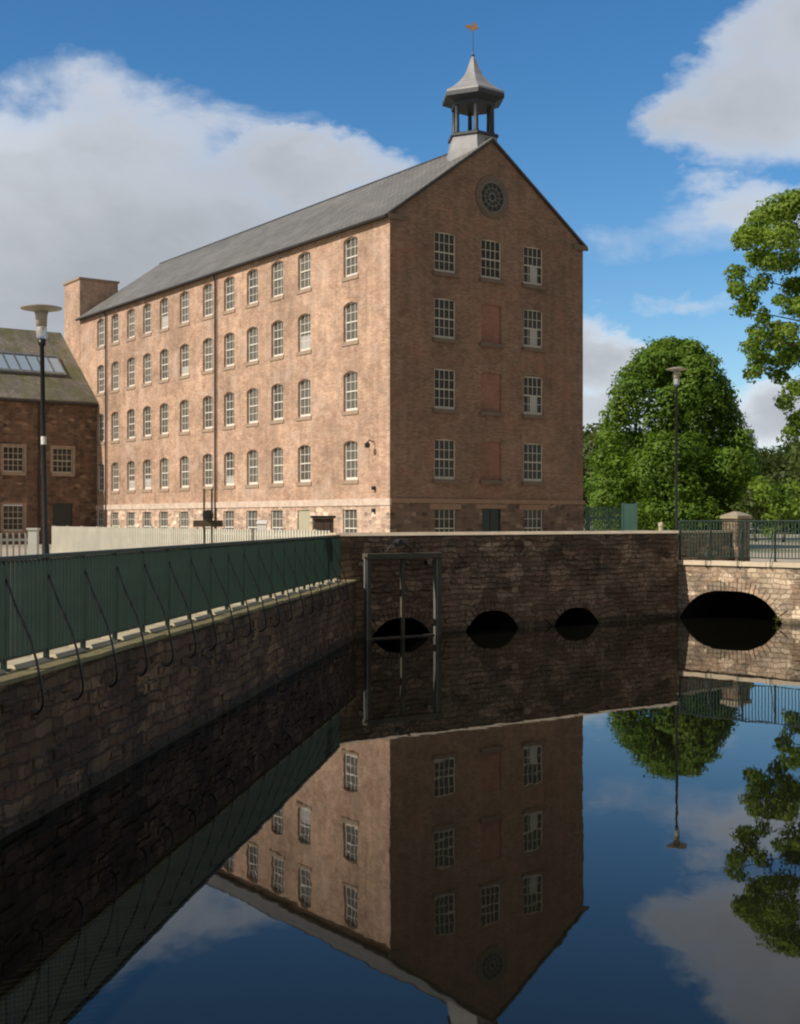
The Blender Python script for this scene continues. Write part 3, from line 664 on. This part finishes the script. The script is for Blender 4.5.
# ================================================================ LAMPS
def lamp(loc, h, s, label, tilt=0.):
    r_ = empty('street_lamp', loc, 0, label, 'street lamp', 'street lamps with flat disc tops'); r_.rotation_euler = (0, tilt, 0)
    m_ = MB(); m_.lathe([(.14*s, 0), (.14*s, .05), (.10*s, .08), (.085*s, 1.1), (.062*s, 1.2), (.052*s, h-.95*s), (.09*s, h-.90*s), (.09*s, h-.78*s)], 12); m_.build('pole', M['black'], r_, True)
    m_ = MB(); m_.lathe([(.09*s, h-.778*s), (.12*s, h-.74*s), (.12*s, h-.53*s), (.115*s, h-.50*s)], 14); m_.build('lamp_glass', M['clear'], r_, True)
    m_ = MB(); m_.lathe([(.12*s, h-.498*s), (.135*s, h-.25*s), (.16*s, h-.15*s)], 14); m_.build('lamp_head', M['lamp_disc'], r_, True)
    m_ = MB(); m_.lathe([(.16*s, h-.148*s), (.46*s, h-.085*s), (.47*s, h-.065*s), (.20*s, h-.0*s), (.05*s, h+.01)], 28); m_.build('lamp_disc', M['lamp_disc'], r_)
    return r_
p = at(46.5, 28.5, GZ); lamp(p, 6.45, .97, 'tall black lamp post with flat disc top behind the green railing on the left', R(-1.05))
bnd = MB(); bnd.lathe([(.0615, 0), (.0615, .18)], 12, (0, 0, 3.35)); bnd.build('sticker_band', M['white'], bpy.data.objects['street_lamp'])
p = at(676.5, 46.5, GZ); lamp(p, 7.2, .82, 'tall black lamp post in front of the round green tree')

# ================================================================ FENCES in the yard
def fence(a, b, zt, zb, label, mtl, step, wd, cat='fence', rails=(.12, .75), posts=True, name='picket_fence'):
    a = Vector((a[0], a[1], 0)); b = Vector((b[0], b[1], 0)); L = (b-a).length; an = math.atan2(b.y-a.y, b.x-a.x)
    r_ = empty(name, (a.x, a.y, zb), an, label, cat); h = zt-zb
    m_ = MB(); x = 0
    while x < L: m_.box(x, x+wd, -.012, .012, .04, h); x += step
    m_.build('pickets', mtl, r_)
    m_ = MB()
    for q in rails: m_.box(0, L, .0125, .05, h*q, h*q+.09)
    m_.build('rails', mtl, r_)
    if posts:
        k = 0
        while k <= L+.1: m_ = MB(); m_.box(k-.05, k+.05, .052, .15, 0, h+.03); m_.build('post', mtl, r_); k += 2.4
    return r_
A = at(52, 62); B = at(331, 36)
fence(A, B, 2.87, GZ, 'white close-boarded picket fence in front of the sunlit mill wall', M['pale_fence'], .20, .12, rails=(.12, .86))
A = at(-25, 46); B = at(31, 47)
fence(A, B, 2.70, GZ, 'pale grey open picket fence at the far left behind the railing', M['grey_fence'], .22, .07)
p = at(33.5, 47, GZ); m_ = MB(); m_.box(-.16, .16, -.16, .16, 0, 1.3); m_.box(-.2, .2, -.2, .2, 1.303, 1.38)
o = m_.build('gate_post', M['grey_fence']); o.location = p; tag(o, 'pale square gate post beside the black lamp post on the left', 'post')

# winding gear in the yard
p = at(208, 40, GZ); wgx = empty('sluice_winch', p, R(10), 'rusty sluice winch with twin uprights and crossbeam by the white fence', 'winch')
m_ = MB()
for x in (-.12, .12): m_.box(x-.03, x+.03, -.04, .04, 0, 2.65)
m_.build('upright', M['timber_dark'], wgx)
m_ = MB(); m_.box(-.46, .46, -.16, -.045, 1.46, 1.66); m_.build('crossbeam', M['timber_dark'], wgx)
m_ = MB(); m_.tube([(0, -.25, 1.82), (0, -.17, 1.82)], .17, 16); m_.tube([(0, -.3, 1.82), (.0, -.1, 1.82)], .05, 8); m_.tube([(0, -.29, 1.82), (.28, -.29, 1.70)], .018, 6); m_.build('gear_wheel', M['dark_metal'], wgx)
# dark timber cabinet
p = at(323, 38.5, GZ); m_ = MB(); m_.box(-.30, .30, -.25, .25, 0, 1.72); cb_ = m_.build('timber_cabinet', M['timber_dark']); cb_.location = p; cb_.rotation_euler = (0, 0, R(8))
tag(cb_, 'dark timber cabinet with a flat lid behind the end of the green railing', 'cabinet')
m_ = MB(); m_.box(-.36, .36, -.31, .31, 1.723, 1.80); m_.build('lid', M['black'], cb_)
for x in (-.1, .1): m_ = MB(); m_.box(x-.09, x+.09, -.262, -.252, .1, 1.6); m_.build('door_panel', M['timber_dark'], cb_)
# small white meter box by the wall
p = at(262, 50, GZ); m_ = MB(); m_.box(-.18, .18, -.15, .15, 0, 1.52); m_.hexa([(-.22, -.19, 1.523), (.22, -.19, 1.523), (.22, .19, 1.523), (-.22, .19, 1.523)], [(-.2, -.17, 1.57), (.2, -.17, 1.57), (.2, .17, 1.66), (-.2, .17, 1.66)])
o = m_.build('meter_box', M['white']); o.location = p; tag(o, 'small white meter box standing in front of the mill wall', 'meter box')

# ================================================================ right bank: pier, parapet, green fence, marker
PO = at(737, 45.5, 1.5)
pr_ = empty('stone_pier', PO, RM, 'square stone gate pier with pale pyramid cap behind the bridge railing', 'pier')
m_ = MB(); m_.box(-.34, .34, -.30, .38, 0, 1.72); m_.build('shaft', M['dam'], pr_)
m_ = MB(); m_.box(-.40, .40, -.36, .44, 1.723, 1.82)
m_.hexa([(-.40, -.36, 1.823), (.40, -.36, 1.823), (.40, .44, 1.823), (-.40, .44, 1.823)], [(-.08, -.04, 1.97), (.08, -.04, 1.97), (.08, .12, 1.97), (-.08, .12, 1.97)]); m_.build('cap', M['weathered'], pr_)
pw = empty('parapet_wall', PO, RM, 'low shaded rubble parapet running left from the gate pier', 'wall')
m_ = MB(); m_.box(-3.1, -.36, -.02, .4, -.1, 1.22); m_.build('wall_face', M['dam'], pw)
m_ = MB(); stones(m_, -3.1, -.36, -.06, .44, 1.223, 1.30, .6, .9, rr, .008, .004); m_.build('coping', M['dam_coping'], pw)
A = at(586, 58); B = at(622, 56)
fence(A, B, 3.75, GZ, 'dark green security fence between the mill gable and the trees', M['green'], .12, .045, name='security_fence')
p = at(629.5, 55.5, GZ); m_ = MB(); m_.box(-.30, .30, -.03, .03, .1, 2.38)
for x in (-.3, .3): m_.box(x-.04, x+.04, -.05, .05, 0, 2.43)
o = m_.build('metal_gate', M['teal']); o.location = p; o.rotation_euler = (0, 0, R(-25)); tag(o, 'narrow teal metal gate panel beside the dark green fence', 'gate')
p = at(661, 43, GZ); m_ = MB(); m_.lathe([(.08, 0), (.08, 1.44), (.10, 1.46), (.09, 1.56), (.03, 1.60)], 10); o = m_.build('marker_post', M['pale_stone']); o.location = p
tag(o, 'short pale marker post just behind the dam wall, left of the right-hand lamp', 'post')

# ================================================================ TREES
def leaves(cl, per_r2, size, upbias=.25, seed=1, flat=.8):
    g_ = np.random.default_rng(seed); V = []
    for (cx, cy, cz_, r) in cl:
        n_ = int(per_r2*r*r)+8
        d = g_.normal(size=(n_, 3)); d /= np.linalg.norm(d, axis=1)[:, None]
        keep = g_.random(n_) < np.clip(.75+d[:, 2]*.6, .22, 1); d = d[keep]; n_ = len(d)
        if not n_: continue
        lump = 1+.22*np.sin(d[:, 0]*5+cx*3)*np.cos(d[:, 1]*4.3+cz_*2)+.12*np.sin(d[:, 2]*9+cy)
        rad = r*(.66+.40*g_.random(n_)**.7)*lump
        P = np.array([cx, cy, cz_])+d*rad[:, None]*np.array([1, 1, flat])
        nrm = d+g_.normal(size=(n_, 3))*.42+np.array([0, 0, .3]); nrm /= np.linalg.norm(nrm, axis=1)[:, None]
        t = np.cross(nrm, g_.normal(size=(n_, 3))); t /= np.linalg.norm(t, axis=1)[:, None]; b = np.cross(nrm, t)
        s_ = size*(.6+.8*g_.random(n_))[:, None]
        V.append(np.stack([P-t*s_, P-b*s_*.55+nrm*s_*.15, P+t*s_, P+b*s_*.55+nrm*s_*.15], 1))
    V = np.concatenate(V).reshape(-1, 3); return V
def leaf_obj(name, V, material, parent=None, loc=(0, 0, 0)):
    me = bpy.data.meshes.new(name); nf = len(V)//4
    me.vertices.add(len(V)); me.vertices.foreach_set('co', (V-np.array(loc)).astype(np.float32).ravel())
    me.loops.add(nf*4); me.loops.foreach_set('vertex_index', np.arange(nf*4, dtype=np.int32))
    me.polygons.add(nf); me.polygons.foreach_set('loop_start', np.arange(nf, dtype=np.int32)*4); me.polygons.foreach_set('loop_total', np.full(nf, 4, np.int32))
    me.update(); me.validate(); me.materials.append(material)
    o = bpy.data.objects.new(name, me); COL.objects.link(o); o.parent = parent; return o
def limbs(base, top, clumps, r0, k_every, seed):
    rr_ = random.Random(seed); mb = MB(); base = Vector(base); top = Vector(top)
    pts = [base+(top-base)*t+Vector((rr_.uniform(-.2, .2), rr_.uniform(-.2, .2), 0))*(t > 0) for t in (0, .15, .35, .6, .8, 1)]
    mb.tube(pts, [r0*1.35, r0, r0*.8, r0*.5, r0*.3, r0*.12], 10)
    for c in clumps[::k_every]:
        c = Vector(c[:3]); t = max(.12, min(.85, ((c.z-base.z)/(top.z-base.z))*.75)); p0 = base+(top-base)*t
        md = (p0+c)/2+Vector((rr_.uniform(-.5, .5), rr_.uniform(-.5, .5), .06*(c-p0).length)); q = max(.06, r0*.32*(1-t*.5))
        mb.tube([p0, (p0+md)/2+Vector((0, 0, .1)), md, c], [q, q*.75, q*.5, q*.18], 6)
    return mb
def tree(name, base, top, clumps, label, lm, per, size, r0, ke, seed, mlabel='tree', group=None):
    r_ = empty(name, base, 0, label, mlabel, group)
    rel = [(c[0]-base[0], c[1]-base[1], c[2]-base[2], c[3]) for c in clumps]
    limbs((0, 0, 0), Vector(top)-Vector(base), rel, r0, ke, seed).build('trunk', M['bark'], r_, True)
    leaf_obj('crown', leaves(rel, per, size, seed=seed), lm, r_); return r_
# round dark green tree
D = 108; rr = random.Random(21)
prof = [(348, 650, 703), (360, 637, 715), (380, 620, 726), (400, 609, 734), (420, 603, 742), (440, 598, 753), (460, 593, 757), (480, 592, 752), (500, 592, 745), (520, 596, 738)]
cl = []
for k in range(105):
    i = rr.choices(range(len(prof)), [1.1, 1., 1, 1.1, 1.2, 1.3, 1.3, 1.3, 1.2, 1])[0]; y, xl, xr = prof[i]; r = rr.uniform(1.2, 2.3)
    hw = (xr-xl)/2/F*D-r*.5; cx = (xl+xr)/2; t = rr.uniform(0, 2*math.pi); q = rr.uniform(.55, 1)**.5
    hw = max(hw, .2); q = q if k % 4 else q*.4
    c = at(cx, D, None, y+rr.uniform(-8, 8)+r*.5/D*F); cl.append((c.x+math.cos(t)*hw*q, D+math.sin(t)*hw*q*.9, c.z, r))
for (y, xl, xr) in prof:
    for e, sg in ((xl, 1), (xr, -1)):
        for q in range(2):
            r = rr.uniform(1.0, 1.6); c = at(e+sg*r*.85/D*F, D+rr.uniform(-2.5, 2.5), None, y+rr.uniform(-6, 10)); cl.append((c.x, c.y, c.z, r))
for k in range(14):
    c = at(rr.uniform(645, 708), D+rr.uniform(-3, 3), None, rr.uniform(362, 380)); cl.append((c.x, c.y, c.z, rr.uniform(1.2, 1.7)))
c0 = at(672, D)
tree('broadleaf_tree', (c0.x, D, GZ), (c0.x+.3, D, 17.3), cl, 'large rounded dark green tree standing right of the mill', M['leaf_dark'], 300, .165, .45, 5, 31)
# tall yellow-green tree whose limbs enter from the right
D = 78
pts = [(798, 204, 1.3), (781, 212, 1.1), (765, 218, 1.0), (750, 233, .95), (744, 240, .8), (762, 240, .9), (784, 238, 1.1), (757, 258, .85), (772, 262, .8),
       (736, 276, .65), (738, 292, .7), (748, 300, .7), (744, 311, .55), (762, 283, .6), (788, 262, .9), (797, 285, .9), (763, 316, .55), (779, 298, .5), (758, 333, .6),
       (752, 348, .7), (762, 360, .75), (775, 345, .7), (789, 330, .9), (756, 372, .55), (770, 330, .55), (783, 360, .85), (798, 350, .9), (779, 378, .6), (797, 392, .8), (787, 405, .6), (797, 418, .75), (792, 428, .5), (798, 310, 1.0)]
rr = random.Random(4); cl = []
for (x, y, r) in pts:
    for q in range(3):
        dd = D+rr.uniform(-3.5, 3.5); c = at(x+rr.uniform(-4, 4), dd, None, y+rr.uniform(-4, 4)); cl.append((c.x, dd, c.z, r*rr.uniform(.7, 1.0)))
for k in range(150):
    t = rr.uniform(0, 2*math.pi); ph = rr.uniform(-.9, 1); r = rr.uniform(.8, 1.5); q = rr.uniform(.6, 1)
    x = 31.2+6.6*q*math.cos(t)*math.sqrt(1-ph*ph*.6); y = D+7.*q*math.sin(t)*math.sqrt(1-ph*ph*.6); z = 15.2+ph*8.6
    if x > 24.8*y/78: cl.append((x, y, z, r))
tree('broadleaf_tree', (31.5, D, GZ), (31., D, 22), cl, 'tall yellow-green tree reaching into the picture from the right edge', M['leaf_lime'], 620, .125, .5, 9, 8)
# far wood: one mass
rr = random.Random(9); cl = []
for k in range(330):
    px = rr.uniform(560, 900); d = rr.uniform(150, 215)
    tp = 460+8*math.sin(px*.045)+8*math.sin(px*.13+1) if px > 700 else 446+8*math.sin(px*.07)
    if k % 3 == 0: y = tp+rr.uniform(4, 18)
    else: y = rr.uniform(tp+10, 520)
    c = at(px, d, None, y); cl.append((c.x, d, max(c.z, 2.), rr.uniform(1.5, 3.4)))
V = leaves(cl, 60, .34, seed=77); o = leaf_obj('distant_wood', V, M['leaf_far']); tag(o, 'far-off belt of green woodland behind the yard', 'wood', None, 'stuff')
# lighter shrubs at the foot of the wood, right of the round tree
for (px, y, r, d, lb, sd) in ((783, 498, 2.2, 96, 'bright green bush at the foot of the wood by the right edge', 1), (756, 492, 2.0, 100, 'olive green bush between the round tree and the right edge', 2)):
    rr = random.Random(sd); c = at(px, d, None, y); cl = [(c.x+rr.uniform(-1, 1)*r*.8, d+rr.uniform(-1, 1)*r*.7, max(2., rr.uniform(GZ+.6, c.z+r*.5)), rr.uniform(.6, 1.0)) for _ in range(22)]
    tree('bush', (c.x, d, GZ), (c.x, d, c.z), cl, lb, M['leaf_dark'] if sd == 3 else M['leaf_lime'] if sd == 1 else M['leaf_far'], 150, .17, .1, 4, sd, 'bush')
# ivy tuft at the bridge arch springing
c = fr(BO, BA, ba[1]-.12, -.05); V = leaves([(c[0], c[1], .14, .16), (c[0]-.05, c[1], .3, .09)], 3800, .018, seed=5); o = leaf_obj('water_weed', V, M['leaf_small'])
tag(o, 'small green weed tuft at the right foot of the bridge arch', 'plant')
